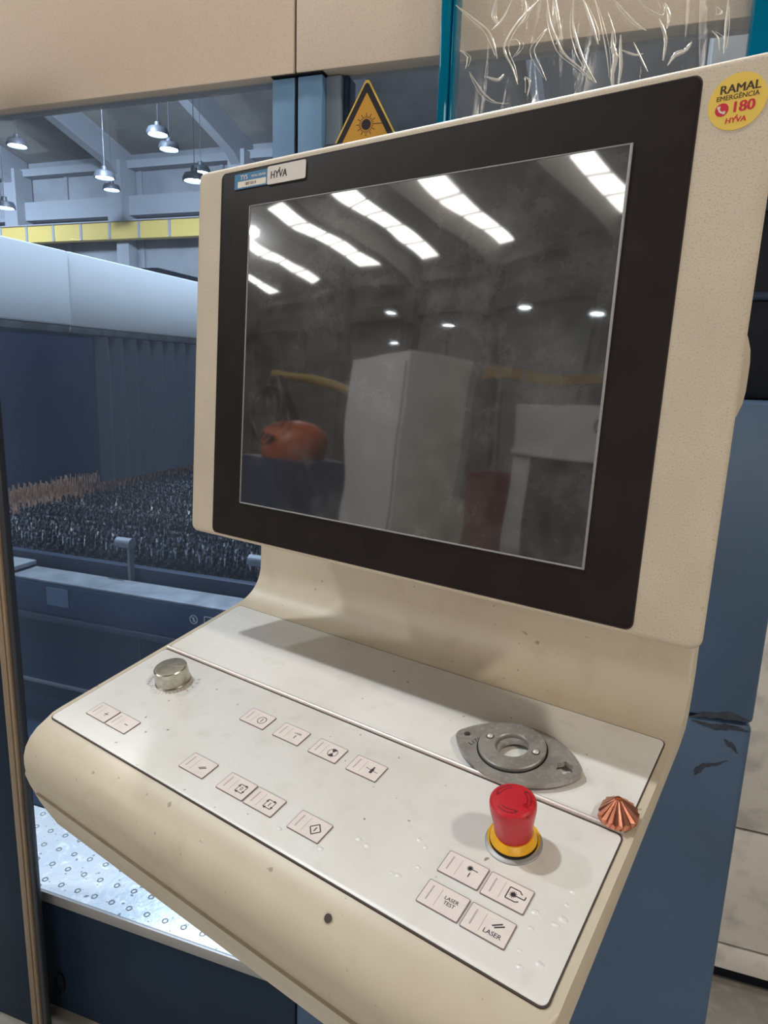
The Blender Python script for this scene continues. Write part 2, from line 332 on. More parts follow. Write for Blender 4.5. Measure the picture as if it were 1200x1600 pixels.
MB().box(-2.6, 2.4, -0.1, 0.1, 2.76, 2.94).build('beam', 'monorail', t)
for x in (-2.4, 2.2): MB().box(x - 0.08, x + 0.08, -0.08, 0.08, 0, 2.76).build('post', 'hallback', t)

LAMPS = [((-11.54, 10.74, 5.8), 'hall lamp nearest the upper left edge, seen through the left window'), ((-8.27, 10.86, 5.8), 'brightest hall lamp with a halo, seen high through the left window'),
         ((-8.5, 11.5, 5.75), 'small hall lamp just under the brightest one in the left window'), ((-9.74, 11.1, 5.2), 'upper hall lamp of the close pair over the yellow crane beam'),
         ((-11.66, 13.54, 5.68), 'lower hall lamp of the close pair over the yellow crane beam'), ((-8.26, 12.2, 5.5), 'upper hall lamp seen beside the top left corner of the monitor'),
         ((-7.0, 10.14, 4.74), 'lower hall lamp seen beside the top left corner of the monitor'), ((-11.74, 10.51, 4.6), 'hall lamp at the left picture edge level with the yellow crane beam'),
         ((-15.83, -12.34, 5.3), 'hall lamp mirrored as the left bluish spot in the dark screen'), ((-13.68, -12.95, 4.8), 'hall lamp mirrored as the middle bluish spot in the dark screen'),
         ((-10.93, -13.4, 5.3), 'hall lamp mirrored as the right bluish spot in the dark screen'), ((-16.76, -13.34, 4.6), 'small hall lamp mirrored under the left bluish spot in the screen'),
         ((-8.9, -12.92, 4.8), 'hall lamp mirrored nearest the right edge of the dark screen'), ((-17.27, -10.85, 3.2), 'low hall lamp mirrored above the robot at the left of the screen'),
         ((-2.70, -0.08, 7.06), ''), ((4.50, -1.77, 7.06), ''), ((-5.9, 0.8, 7.06), ''), ((-1.3, 3.4, 7.06), ''), ((-9.0, -6.0, 6.66), ''), ((-16.5, -8.0, 6.66), ''), ((-8.5, 9.0, 6.66), ''), ((-15.5, 10.5, 6.66), ''), ((-0.6, 5.5, 7.26), '')]  # unlabelled: unseen housings at the area lights, added fill ones among them
bell = MB().lathe([(0.0, 0.22), (0.05, 0.22), (0.06, 0.14), (0.17, 0.12), (0.2, 0.06), (0.2, 0.0), (0.18, 0.0), (0.18, 0.05), (0.0, 0.06)], 20).mesh('bell', 'lampbody')
led = MB().lathe([(0.0, 0.03), (0.17, 0.03), (0.17, 0.045), (0.0, 0.045)], 20).mesh('led_disc', 'lampglow')
for i, (p, lab) in enumerate(LAMPS):
    t = thing('high_bay_lamp', lab or 'unseen round grey high bay lamp hanging overhead outside the picture', 'lamp', loc=p, group='high bay lamps under the hall roof')
    link('bell', bell, t); link('led_disc', led, t)
    top = rz(p[1])
    MB().tube([(0, 0, 0.2), (0, 0, top - p[2] - 0.0)], 0.006, 6).build('rod', 'lampbody', t)

# things in the hall behind the photographer, met again in the glass
t = thing('white_cabinet', 'tall plain white steel cabinet mirrored in the middle of the dark screen', 'cabinet', loc=(-2.83, -2.6, 0))
MB().box(-0.28, 0.28, -0.27, 0.27, 0.06, 2.06, 0.012).build('body', 'whitecab', t)
MB().box(-0.26, 0.26, 0.272, 0.29, 0.1, 2.0, 0.006).build('door', 'whitecab', t)
MB().box(-0.25, 0.25, -0.24, 0.24, 0, 0.06).build('plinth', 'darkcab', t)
t = thing('white_machine', 'white machine with a dark lower front mirrored at the right of the screen', 'machine', loc=(-2.6, -5.6, 0))
mb = MB(); mb.box(-1.12, 1.2, -0.9, 0.9, 0.05, 2.0, 0.02); mb.build('body', 'whitecab', t)
MB().box(-0.88, 1.1, 0.9, 0.925, 0.25, 1.5, 0.01).build('front_door', 'darkcab', t, label='dark grey front door')
MB().box(-1.1, 1.18, 0.9, 0.95, 1.5, 1.54, 0.008).build('ledge', 'whitecab', t)
MB().text('GR', 0, 0, 0.17, sx=1.0).build('lettering', 'darkcab', t, mtx=Matrix.Translation((-0.14, 0.906, 1.83)) @ Matrix.Rotation(R(90), 4, 'X'))
t = thing('robot', 'orange robot on a blue pedestal with black hoses, mirrored at the left of the screen', 'robot', loc=(-4.25, -2.6, 0))
MB().box(-0.36, 0.36, -0.34, 0.34, 0, 1.28, 0.02).build('pedestal', 'robotblue', t, label='blue pedestal')
MB().lathe([(0, 1.28), (0.24, 1.28), (0.27, 1.4), (0.24, 1.5), (0.14, 1.58), (0, 1.6)], 24).build('turntable', 'orange', t)
MB().tube([(0.0, 0.0, 1.48), (-0.12, 0.05, 1.72), (-0.2, 0.08, 1.95)], [0.10, 0.08, 0.07], 12).build('lower_arm', 'hose', t, label='dark lower arm')
MB().tube([(-0.28, 0.08, 1.98), (0.2, -0.1, 1.97), (0.55, -0.28, 1.9)], [0.045, 0.04, 0.03], 12).build('upper_arm', 'monorail', t, label='yellow upper arm')
for k in range(3):
    MB().tube([(-0.12 + 0.05 * k + (0.16 + 0.03 * k) * math.cos(a), 0.25, 1.62 + (0.2 + 0.02 * k) * math.sin(a)) for a in [R(20 * j) for j in range(17)]], 0.016, 6).build('hose', 'hose', t)
t = thing('pipe_rack', 'dark red rack of upright pipes mirrored between white cabinet and white machine', 'rack', loc=(-4.9, -6.2, 0))
MB().box(-0.5, 0.3, -0.25, 0.25, 0.0, 1.25, 0.01).build('base', 'darkred', t)
for k in range(7): MB().tube([(-0.4 + 0.1 * k, 0.1 * (k % 2), 1.25), (-0.4 + 0.1 * k, 0.1 * (k % 2), 2.2 + 0.1 * (k * 3 % 4))], 0.022, 8).build('pipe', 'hallsteel', t)

# ------------------------------------------------------------------ grey panel wall behind the cabinet
w = MB().box(0.45, 3.2, 1.2, 1.3, 0.04, 3.4).build('wall_partition', 'greywall', kind='structure')
for z0, z1 in ((0.05, 0.122), (0.128, 0.466), (0.472, 1.2), (1.206, 2.4)):
    MB().box(0.45, 3.2, 1.18, 1.2, z0, z1, 0.003).build('panel', 'greywall', w)
MB().box(0.45, 3.2, 1.21, 1.29, 0, 0.04).build('baseboard_partition', 'black', kind='structure')
t = thing('floor_clip', 'small pale metal clip lying on the concrete floor by the grey wall', 'clip', loc=(0.83, 1.04, 0.0))
MB().box(-0.012, 0.012, -0.05, 0.05, 0, 0.006, 0.003).build('clip_plate', 'strip', t, mtx=Matrix.Rotation(R(12), 4, 'Z'))
MB().disc((0, 0.035), 0.008, 0.006, 0.002).build('stud', 'strip', t, mtx=Matrix.Rotation(R(12), 4, 'Z'))

# ------------------------------------------------------------------ the laser cutting machine's enclosure
YF = 0.75
t = thing('machine_enclosure', 'beige and blue laser cutting machine enclosure with tinted windows behind console', 'machine', loc=(0, YF, 0))
MB().box(-2.4, -0.3215, -0.012, 0.05, 2.14, 2.75, 0.004).build('beige_panel', 'beige', t)
MB().box(-0.3165, 1.0, -0.012, 0.05, 2.14, 2.75, 0.004).build('beige_panel', 'beige', t)
MB().box(-0.3205, -0.3175, -0.004, 0.05, 1.2, 2.75).build('seam', 'black', t, label='black vertical seam between the two beige panels')
MB().box(-0.372, -0.322, -0.004, 0.06, 0.36, 2.137, 0.003).build('frame_post', 'blue', t, label='pale blue door post left of the seam')
MB().box(-0.316, -0.263, -0.004, 0.06, 0.36, 2.137, 0.003).build('frame_post', 'blue', t, label='pale blue door post right of the seam')
MB().box(-0.263, -0.230, 0.012, 0.06, 0.36, 2.139, 0.003).build('frame_post', 'greyframe', t, label='grey inner post beside the right window')
MB().box(-0.230, -0.2185, 0.02, 0.06, 0.36, 2.139, 0.003).build('frame_post', 'navy', t, label='narrow dark post beside the right window')
MB().box(-0.37, -0.26, -0.01, 0.02, 2.1375, 2.1398).build('edge_trim', 'black', t)
MB().box(-2.4, -0.372, 0.014, 0.02, 0.345, 2.142).build('window_pane', 'pane', t, label='left tinted blue window pane')
MB().box(-0.2185, 0.56, 0.024, 0.03, 0.345, 2.142).build('window_pane', 'pane', t, label='right tinted window pane behind the warning sign')
MB().box(-2.4, -2.34, 0, 0.06, 0, 2.14).build('frame_post', 'navy', t)
# base with its deck edge
bz = 0.337
mb = MB(); mb.box(-0.975, -0.188, -0.247, 0.0, 0.0, bz - 0.018, 0.003); mb.build('base_panel', 'navy', t)
MB().box(-1.6, -0.979, -0.247, 0.0, 0.0, bz - 0.018, 0.003).build('base_panel', 'navy', t, label='navy panel left of the bronze post')
# loop handle on the base
pts = [(-0.826 + 0.012 * math.cos(a), -0.254, 0.083 + 0.03 * math.sin(a)) for a in [2 * PI * i / 18 for i in range(19)]]
MB().tube(pts, 0.0025, 6).build('recessed_handle', 'black', t)
# left post: bronze strip with dark flank
p = thing('door_post', 'tall slim bronze and black post standing left of the console', 'post', loc=(-0.83, 0.46, 0))
MB().box(0.0025, 0.0165, -0.020, -0.004, 0, 2.2, 0.004).build('dark_flank', 'darkpost', p)
MB().box(-0.0085, 0.0015, -0.024, -0.008, 0, 2.2, 0.005).build('bronze_strip', 'bronze', p)
MB().box(-0.0270, -0.0095, -0.024, -0.008, 0, 2.2, 0.005).build('bronze_strip', 'bronze', p)
MB().box(-0.027, 0.0025, -0.008, -0.004, 0, 2.2, 0.002).build('core', 'darkpost', p)
MB().box(-0.19, -0.028, -0.018, 0.0, 0, 2.2, 0.003).build('navy_flank', 'navy', p)

# dimpled deck
d = thing('deck_plate', 'bright dimpled steel deck plate under the console left of the cabinet', 'deck', loc=(0, 0, bz))
MB().box(-1.5, -0.193, 0.502, 0.736, -0.018, 0.0, 0.001).build('plate', 'deck', d)
MB().box(-1.5, -0.193, 0.494, 0.502, -0.026, 0.001, 0.0015).build('edge_strip', 'strip', d)
dm = MB().ring(0.0045, 0.0075, 0, 0.0016, 14, bev=0.0008).mesh('dimple', 'dimple')
for i in range(-7, 17):
    for j in range(5):
        if -0.93 + 0.05 * i + 0.025 < -0.205: link('dimple', dm, d, (-0.93 + 0.05 * i + (0.025 if j % 2 else 0), 0.527 + 0.047 * j, -0.0002))

# warning sign
A = (-0.1755, 2.130); H = 0.146; hw = H / math.sqrt(3)
sg = thing('warning_sign', 'yellow triangular laser warning sign with black border and sunburst symbol', 'sign', mtx=Matrix.Translation((-0.1765, YF + 0.0135, 2.0326)) @ Matrix.Rotation(R(90), 4, 'X'))
def tri(h, r):
    c = [(0, h * 2 / 3 - 0.0), (-h / math.sqrt(3), -h / 3), (h / math.sqrt(3), -h / 3)]; out = []
    for (x, y), a0 in zip(c, (30, 150, 270)):
        d0 = Vector((x, y)); q = d0 * (1 - 2 * r / d0.length)
        for k in range(5):
            a = R(a0 + 120 * k / 4); out.append((q.x + r * math.cos(a), q.y + r * math.sin(a)))
    return out
MB().prism(tri(H, 0.006), 0, 0.0018, 0.0004).build('plate', 'label_yellow', sg)
K['sign_amber'] = M('sign_amber', s(206, 152, 58), 0.4)
mb = MB(); o1, i1 = tri(H - 0.010, 0.005), tri(H - 0.042, 0.001)
vs0 = [mb.b.verts.new((x, y, 0.0021)) for x, y in o1]; vs1 = [mb.b.verts.new((x, y, 0.0021)) for x, y in i1]
for k in range(len(vs0)): mb.b.faces.new([vs0[k], vs0[(k + 1) % 15], vs1[(k + 1) % 15], vs1[k]])
mb.build('border', 'label_black', sg)
MB().prism(i1, 0.0018, 0.002).build('field', 'sign_amber', sg, label='amber field inside the border')
mb = MB(); cy = 0.0132; mb.disc((0, cy), 0.0098, 0.002, 0.0002)
for k in range(24):
    a = 2 * PI * k / 24; r1 = 0.0205 if k % 2 == 0 else 0.0150
    if k == 0: r1 = 0.037
    mb.line((0.0112 * math.cos(a), cy + 0.0112 * math.sin(a)), (r1 * math.cos(a), cy + r1 * math.sin(a)), 0.0014, 0.002, 0.0002)
mb.build('sunburst', 'label_black', sg)

# teal acrylic uprights with a sheet of clear film between them
f = thing('acrylic_frame', 'two translucent teal blue acrylic uprights in front of the beige panel', 'frame', loc=(0, 0.7, 0))
MB().box(-0.0165, 0.0, -0.008, 0.037, 1.75, 2.7, 0.001).build('upright', 'teal', f)
MB().box(0.003, 0.0085, -0.004, 0.037, 1.75, 2.7, 0.001).build('upright', 'teal', f, label='thin teal edge strip')
MB().box(0.470, 0.510, -0.008, 0.037, 1.75, 2.7, 0.001).build('upright', 'teal', f)
MB().box(-0.0165, 0.51, -0.008, 0.037, 1.73, 1.75, 0.001).build('bottom_rail', 'teal', f)
def film():
    b = bmesh.new(); nx, nz = 120, 110; x0, x1, z0, z1 = 0.009, 0.47, 1.76, 2.62
    rnd = random.Random(3); folds = []
    for k in range(34):
        xa = rnd.uniform(0.02, 0.46); folds.append((xa, xa + rnd.gauss(0, 0.05), rnd.uniform(0.002, 0.007) * rnd.choice((-1, 1)), rnd.uniform(0.0025, 0.007), rnd.uniform(1.85, 2.15)))
    V = []
    for j in range(nz + 1):
        row = []
        for i in range(nx + 1):
            x = x0 + (x1 - x0) * i / nx; z = z0 + (z1 - z0) * j / nz; y = 0.0
            for xa, xb, am, wd, zb in folds:
                fz = (z - 1.76) / 0.86; c = xb + (xa - xb) * fz + 0.008 * math.sin(14 * z + xa * 60)
                e = max(0.0, min(1.0, (z - zb) / 0.12)) ; y += am * e * math.exp(-abs(x - c) / wd)
            y += 0.003 * math.sin(30 * x + 9 * z) * math.sin(17 * z)
            edge = min(1, min(x - x0, x1 - x) / 0.02)
            row.append(b.verts.new((x, y * edge, z)))
        V.append(row)
    for j in range(nz):
        for i in range(nx): b.faces.new([V[j][i], V[j][i + 1], V[j + 1][i + 1], V[j + 1][i]])
    me = bpy.data.meshes.new('plastic_film'); b.to_mesh(me); b.free(); me.materials.append(K['film'])
    me.polygons.foreach_set('use_smooth', [True] * len(me.polygons))
    return link('plastic_film', me, None, (0, 0.7, 0), label='crinkled clear plastic film stretched between teal acrylic uprights', cat='plastic sheet')
fm = film()
K['crease_glint'] = glassy('painted_glint', (0.9, 0.88, 0.84), (1.0, 0.95, 0.88), 0.25, 0.2, (0.95, 0.90, 0.80), 0.42)  # pale ribbons carry the film's light streaks as colour
GLINT_LINES = [[(0.0074, 2.1949), (0.0376, 2.1718), (0.0652, 2.1493), (0.0776, 2.1266), (0.0845, 2.1046)], [(0.1033, 2.1901), (0.0891, 2.1636), (0.0718, 2.1485)], [(0.1476, 2.1844), (0.1211, 2.1616), (0.1016, 2.1383), (0.0955, 2.1169), (0.1104, 2.0892), (0.122, 2.0618)], [(0.1611, 2.1827), (0.1689, 2.1492), (0.1813, 2.1225), (0.1955, 2.0994), (0.2207, 2.0779), (0.2482, 2.0516)], [(0.1745, 2.1809), (0.1809, 2.1524), (0.1894, 2.1235)], [(0.203, 2.1772), (0.2062, 2.1401), (0.2182, 2.1062), (0.2305, 2.0815), (0.2502, 2.0514)], [(0.2191, 2.1751), (0.2355, 2.1366), (0.248, 2.1075)], [(0.2371, 2.1728), (0.2509, 2.1302), (0.2623, 2.0921), (0.2696, 2.057)], [(0.2667, 2.169), (0.2829, 2.1508), (0.3041, 2.1302), (0.3194, 2.1194)], [(0.3034, 2.1642), (0.321, 2.1487), (0.3408, 2.1382), (0.3425, 2.1486), (0.3319, 2.1605)], [(0.1693, 2.1445), (0.1551, 2.1274), (0.146, 2.1095), (0.1585, 2.0843), (0.1695, 2.063)], [(0.0369, 2.0899), (0.0514, 2.0706), (0.0671, 2.0512), (0.0867, 2.0375), (0.1089, 2.0336)], [(0.4327, 2.1475), (0.434, 2.1085), (0.4355, 2.0743)], [(0.4144, 2.1082), (0.4248, 2.0965), (0.4287, 2.0785)], [(0.3018, 2.1052), (0.3159, 2.0799), (0.3274, 2.0605)], [(0.1889, 2.1533), (0.1859, 2.1286), (0.1798, 2.1152)], [(0.3367, 2.1334), (0.3491, 2.1052), (0.3487, 2.0737)], [(0.1245, 2.1874), (0.1281, 2.1664), (0.1188, 2.1506)], [(0.0764, 2.1936), (0.0726, 2.1704), (0.0822, 2.1549)], [(0.2586, 2.152), (0.2739, 2.1138), (0.2727, 2.0864)], [(0.2834, 2.0963), (0.3056, 2.0865), (0.318, 2.087)], [(0.018, 2.1255), (0.0322, 2.1121), (0.0299, 2.0946)], [(0.0971, 2.1264), (0.1139, 2.1302), (0.1211, 2.1179), (0.1095, 2.1019)], [(0.4177, 2.1408), (0.4259, 2.1312), (0.4191, 2.1285)], [(0.133, 2.0724), (0.1421, 2.0638), (0.1395, 2.0426)], [(0.0675, 2.0789), (0.0877, 2.072), (0.0981, 2.0798)]]
b = MB(); rnd = random.Random(5)
def smooth(pts, n=7):
    out = []
    for i in range(len(pts) - 1):
        p0, p1, p2, p3 = pts[max(i - 1, 0)], pts[i], pts[i + 1], pts[min(i + 2, len(pts) - 1)]
        for k in range(n):
            u = k / n; out.append(tuple(0.5 * (2 * p1[j] + (p2[j] - p0[j]) * u + (2 * p0[j] - 5 * p1[j] + 4 * p2[j] - p3[j]) * u * u + (3 * p1[j] - p0[j] - 3 * p2[j] + p3[j]) * u ** 3) for j in (0, 1)))
    return out + [pts[-1]]
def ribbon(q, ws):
    """one film glint put into colour: a pale low ridge along the line q"""
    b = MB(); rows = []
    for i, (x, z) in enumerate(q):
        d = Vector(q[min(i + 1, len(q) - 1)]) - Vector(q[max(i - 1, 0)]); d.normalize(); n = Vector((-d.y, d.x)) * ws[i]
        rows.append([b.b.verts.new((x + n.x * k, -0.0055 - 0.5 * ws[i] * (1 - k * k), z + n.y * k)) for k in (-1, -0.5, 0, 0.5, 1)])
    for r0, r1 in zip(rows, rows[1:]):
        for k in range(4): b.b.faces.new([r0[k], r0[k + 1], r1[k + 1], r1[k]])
    b.build('crease_glint', 'crease_glint', fm, smooth=80)
for c_ in GLINT_LINES:
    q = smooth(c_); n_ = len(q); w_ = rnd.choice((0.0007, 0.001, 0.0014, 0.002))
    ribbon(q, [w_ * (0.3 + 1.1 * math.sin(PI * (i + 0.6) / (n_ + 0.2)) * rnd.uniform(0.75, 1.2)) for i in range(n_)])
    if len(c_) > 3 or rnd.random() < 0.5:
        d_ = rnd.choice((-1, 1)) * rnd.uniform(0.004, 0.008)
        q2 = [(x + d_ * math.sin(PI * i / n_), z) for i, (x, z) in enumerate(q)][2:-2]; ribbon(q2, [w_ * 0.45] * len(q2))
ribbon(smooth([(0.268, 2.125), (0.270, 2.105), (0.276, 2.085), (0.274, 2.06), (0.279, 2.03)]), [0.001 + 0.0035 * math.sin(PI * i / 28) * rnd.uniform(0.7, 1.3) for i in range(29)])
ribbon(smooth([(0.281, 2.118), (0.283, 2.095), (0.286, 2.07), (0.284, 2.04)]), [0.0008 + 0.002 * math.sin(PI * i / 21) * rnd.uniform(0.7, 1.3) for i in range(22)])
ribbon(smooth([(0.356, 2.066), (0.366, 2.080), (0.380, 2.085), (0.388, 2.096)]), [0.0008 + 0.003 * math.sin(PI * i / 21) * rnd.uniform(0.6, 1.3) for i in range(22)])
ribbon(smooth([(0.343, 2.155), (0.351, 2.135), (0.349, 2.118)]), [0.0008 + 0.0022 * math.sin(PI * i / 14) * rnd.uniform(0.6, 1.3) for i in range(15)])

# ------------------------------------------------------------------ blue cabinet behind the console
c = thing('control_cabinet', 'tall blue grey steel cabinet with an oily seam right behind the console', 'cabinet', loc=(0.1935, 0.5, 0))
hwid = 0.3785
MB().box(-hwid, hwid, 0, 0.23, 0, 1.074, 0.008, 3).build('lower_casing', 'cabblue', c)
MB().box(-hwid, hwid, 0, 0.23, 1.077, 1.556, 0.008, 3).build('upper_casing', 'cabblue', c)
def blob(path, wds, name):
    n_ = 26; q, w2 = [], []; rnd = random.Random(len(path) + int(path[0][0] * 1000))
    for i in range(n_ + 1):
        u = i / n_ * (len(path) - 1); k = min(int(u), len(path) - 2); f_ = u - k; f2 = f_ * f_ * (3 - 2 * f_)
        q.append((path[k][0] + (path[k + 1][0] - path[k][0]) * f_, path[k][1] + (path[k + 1][1] - path[k][1]) * f2)); w2.append((wds[k] + (wds[k + 1] - wds[k]) * f2) * rnd.uniform(0.65, 1.15))
    path, wds = q, w2
    L_, R_ = [], []
    for i, (x, z) in enumerate(path):
        a = Vector(path[min(i + 1, len(path) - 1)]) - Vector(path[max(i - 1, 0)]); a.normalize(); n = Vector((-a.y, a.x)) * wds[i]
        L_.append((x + n.x, z + n.y)); R_.append((x - n.x, z - n.y))
    MB().prism(L_ + R_[::-1], -0.0006, 0.0004, mp=lambda x, z, y: (x - 0.1935, y, z)).build(name, 'smear', c, label='dark oily smear')
blob([(0.482, 1.074), (0.51, 1.082), (0.54, 1.086), (0.566, 1.084)], [0.0005, 0.005, 0.007, 0.001], 'oil_smear')
blob([(0.488, 1.068), (0.52, 1.064), (0.548, 1.068), (0.568, 1.066)], [0.001, 0.005, 0.004, 0.001], 'oil_smear')
blob([(0.536, 1.046), (0.546, 1.04), (0.558, 1.028)], [0.001, 0.005, 0.0005], 'oil_smear')
blob([(0.545, 1.012), (0.528, 1.002), (0.515, 0.998), (0.506, 0.988), (0.503, 0.978)], [0.0005, 0.003, 0.004, 0.006, 0.001], 'oil_smear')
k = thing('black_guard', 'black guard box standing on the blue grey cabinet behind the monitor', 'cover', loc=(0.1935, 0.5, 1.556))
MB().box(-hwid, hwid + 0.3, 0.07, 0.185, 0, 0.40, 0.01).build('casing', 'black', k)
for z in (0.14, 0.26): MB().box(-hwid, hwid + 0.3, 0.06, 0.07, z, z + 0.012, 0.003).build('rib', 'navy', k)

# ------------------------------------------------------------------ inside the machine
fl = MB().box(-3.6, -0.2, 0.83, 5.2, 0.12, 0.25).build('machine_bed', 'navy', label='blue grey bed floor inside the cutting machine', cat='machine bed')
g = thing('rail_beam', 'dark blue rail beam with a worn grey top inside the window', 'beam', loc=(-1.4, 1.44, 0.25))
MB().box(-0.5, 1.0, -0.075, 0.07, 0.15 - 0.15 + 0.36, 0.49, 0.008).build('beam', 'innerblue', g)
MB().box(-0.49, 1.0, -0.07, 0.065, 0.49, 0.5, 0.003).build('top_plate', 'railtop', g, label='worn grey top plate')
MB().box(-0.5, 1.0, -0.06, -0.03, 0.0, 0.36).build('web', 'inner', g)
MB().box(-0.5, 1.0, -0.085, -0.06, 0.335, 0.36, 0.002).build('ledge', 'bellow', g)
MB().box(-0.5, 1.0, -0.075, -0.06, 0.06, 0.068).build('edge_line', 'strip', g)
for x in (0.12, 0.6): MB().box(x, x + 0.008, -0.066, -0.06, 0.1, 0.33).build('joint', 'bellow', g)
MB().box(-0.295, -0.19, -0.078, -0.075, 0.405, 0.477).build('notice', 'greyframe', g, label='pale grey notice')
mb = MB(); mb.mat(0); mb.disc((0, 0), 0.02, 0, 0.001); mb.mat(1); mb.ring(0.014, 0.017, 0.001, 0.0015, 24); mb.line((-0.01, 0.01), (0.01, -0.01), 0.003, 0.001); mb.line((0, -0.008), (0, 0.008), 0.005, 0.001)
mb.build('prohibition_sticker', ['bellow', 'pale'], g, mtx=Matrix.Translation((0.375, -0.076, 0.447)) @ Matrix.Rotation(R(90), 4, 'X'))
mb = MB(); mb.mat(1); mb.prism(rrect(-0.022, 0.022, -0.016, 0.016, 0.003), 0, 0.001); mb.mat(0); mb.prism(rrect(-0.019, 0.019, -0.013, 0.013, 0.002), 0.001, 0.0012)
mb.build('square_sticker', ['bellow', 'pale'], g, mtx=Matrix.Translation((0.44, -0.076, 0.45)) @ Matrix.Rotation(R(90), 4, 'X'))
g = thing('rail_end_block', 'dark blue end block with a grey cap at the left rail end', 'block', loc=(-2.0, 1.46, 0.25))
MB().box(-0.14, 0.09, -0.08, 0.03, 0, 0.51, 0.006).build('block', 'innerblue', g)
MB().box(-0.16, 0.12, -0.10, 0.04, 0.51, 0.528, 0.003).build('cap', 'railtop', g)
for x in (-0.11, 0.05): MB().box(x, x + 0.025, -0.084, -0.08, 0.44, 0.465).build('tab', 'pale', g)

tb = thing('slat_table', 'cutting table of jagged support slats seen through the left window', 'cutting table', loc=(-3.0, 1.62, 0.615))
def slat_mesh(name, mat, jit, seed, vl=0.185, n=86):
    rnd = random.Random(seed); b = bmesh.new(); Ln = 3.0; p = Ln / n; top = []
    for i in range(n):
        y = i * p; h = 0.25 + rnd.uniform(-jit, jit)
        top += [(y, vl + rnd.uniform(-0.006, 0.006)), (y + p * 0.42 + rnd.uniform(-jit, jit) * 0.2, h), (y + p * 0.58, h - 0.004)]
    top.append((Ln, vl)); ww = 0.0028
    lo = [[b.verts.new((sx * ww, y, 0.0)) for y, h in top] for sx in (-1, 1)]; hi = [[b.verts.new((sx * ww + rnd.uniform(-jit, jit) * 0.4, y, h)) for y, h in top] for sx in (-1, 1)]
    for k in range(len(top) - 1):
        b.faces.new([lo[0][k], lo[0][k + 1], hi[0][k + 1], hi[0][k]]); b.faces.new([lo[1][k], hi[1][k], hi[1][k + 1], lo[1][k + 1]]); b.faces.new([hi[0][k], hi[0][k + 1], hi[1][k + 1], hi[1][k]])
    me = bpy.data.meshes.new(name); b.to_mesh(me); b.free(); me.materials.append(K[mat]); return me
sr = [slat_mesh('slat', 'brown_slat', 0.012, i, 0.13, 74) for i in range(2)]; sd = [slat_mesh('slat', 'dross_glint', 0.02, 9 + i) for i in range(4)]
for i in range(46):
    x = i * 0.058; link('slat', sr[i % 2] if i < 9 else sd[i % 4], tb, (x, 0.0, 0))
MB().box(-0.06, 2.75, -0.06, -0.02, -0.1, 0.17, 0.004).build('end_rail', 'inner', tb)
MB().box(-0.06, -0.02, -0.06, 3.05, -0.1, 0.12).build('side_rail', 'inner', tb)
MB().box(-0.06, 2.75, -0.04, 3.05, -0.35, -0.1).build('frame', 'inner', tb)
rl = MB().tube([(-0.035, 0, 0), (0.035, 0, 0)], 0.022, 14).mesh('roller', 'railtop')
for x in (1.53, 2.13): link('roller', rl, tb, (x, -0.07, 0.27)); MB().box(x + 0.02, x + 0.032, -0.085, -0.06, 0.0, 0.25).build('roller_bracket', 'railtop', tb)

gc = thing('gantry_cover', 'long white gantry cover running into the machine above the slats', 'cover', loc=(-2.4, 1.5, 1.77))
MB().box(-0.35, 0, -0.4, 0.815, 0, 0.37, 0.01).build('cover_panel', 'white_machine', gc)
MB().box(-0.35, 0, 0.82, 3.4, 0, 0.37, 0.01).build('cover_panel', 'white_machine', gc)
MB().box(-0.35, -0.01, -0.4, 3.4, -0.035, 0.0, 0.004).build('lower_lip', 'railtop', gc)
mb = MB(); q = []
for k in range(41): q.append((0.0 if k % 2 else -0.03, 1.0 + 0.06 * k))
mb.prism(q + [(a - 0.012, b) for a, b in q[::-1]], -0.85, -0.04); mb.build('bellows', 'bellow', gc)
MB().box(-0.3, -0.05, 1.6, 3.3, 0.37, 0.41, 0.01).build('cable_tray', 'black', gc)
ic = thing('inner_casing', 'dark navy inner casing walls inside the cutting machine beyond the slats', 'casing', loc=(-3.4, 5.25, 0.25))
MB().box(-0.3, -0.2, -4.3, -0.05, 0, 1.75).build('side_panel', 'navy', ic)
MB().box(-0.3, 4.6, -0.05, 0.05, 0, 1.65).build('back_panel', 'navy', ic)
MB().box(0.16, 0.22, -3.9, -0.1, 0.1, 1.5).build('splash_screen', 'inner', ic)
# ------------------------------------------------------------------ the operator console
con = thing('operator_console', 'cream operator console with a monitor and sloped button panel in front', 'control panel', mtx=CONSOLE)
KT = R(11.028); KO = (-0.068, -0.1634, -0.1802)
KM = Matrix(((1, 0, 0, KO[0]), (0, math.cos(KT), -math.sin(KT), KO[1]), (0, math.sin(KT), math.cos(KT), KO[2]), (0, 0, 0, 1)))    # x along, y up the slope, z out of the panel
SA = R(3.367)
SM = Matrix(((1, 0, 0, 0), (0, math.sin(SA), -math.cos(SA), 0), (0, math.cos(SA), math.sin(SA), 0), (0, 0, 0, 1)))               # x along, y up, z out of the screen
KW, KL, KD = 0.4606, 0.2262, 0.1255
u0, u1 = -0.0745, 0.3990
def kz(v): return KO[2] + math.tan(KT) * (v - KO[1]) - 0.0006
prof = [(0.100, 0.06), (0.0985, -0.098)]
for i in range(1, 9):                       # the concave sweep from the neck into the sloped panel
    a = i / 9; p0, p1, p2 = (0.0985, -0.098), (0.0965, -0.1285), (0.0640, kz(0.0640))
    prof.append(tuple((1 - a) ** 2 * p0[j] + 2 * a * (1 - a) * p1[j] + a * a * p2[j] for j in (0, 1)))
prof += [(0.062, kz(0.062)), (-0.150, kz(-0.150)), (-0.158, kz(-0.158) - 0.0004), (-0.166, -0.1822), (-0.1745, -0.1868), (-0.181, -0.193), (-0.1855, -0.2005), (-0.1878, -0.2085), (-0.1880, -0.217), (-0.1864, -0.2275), (-0.183, -0.2395), (-0.1785, -0.2515), (-0.172, -0.2665), (-0.1635, -0.2845)]
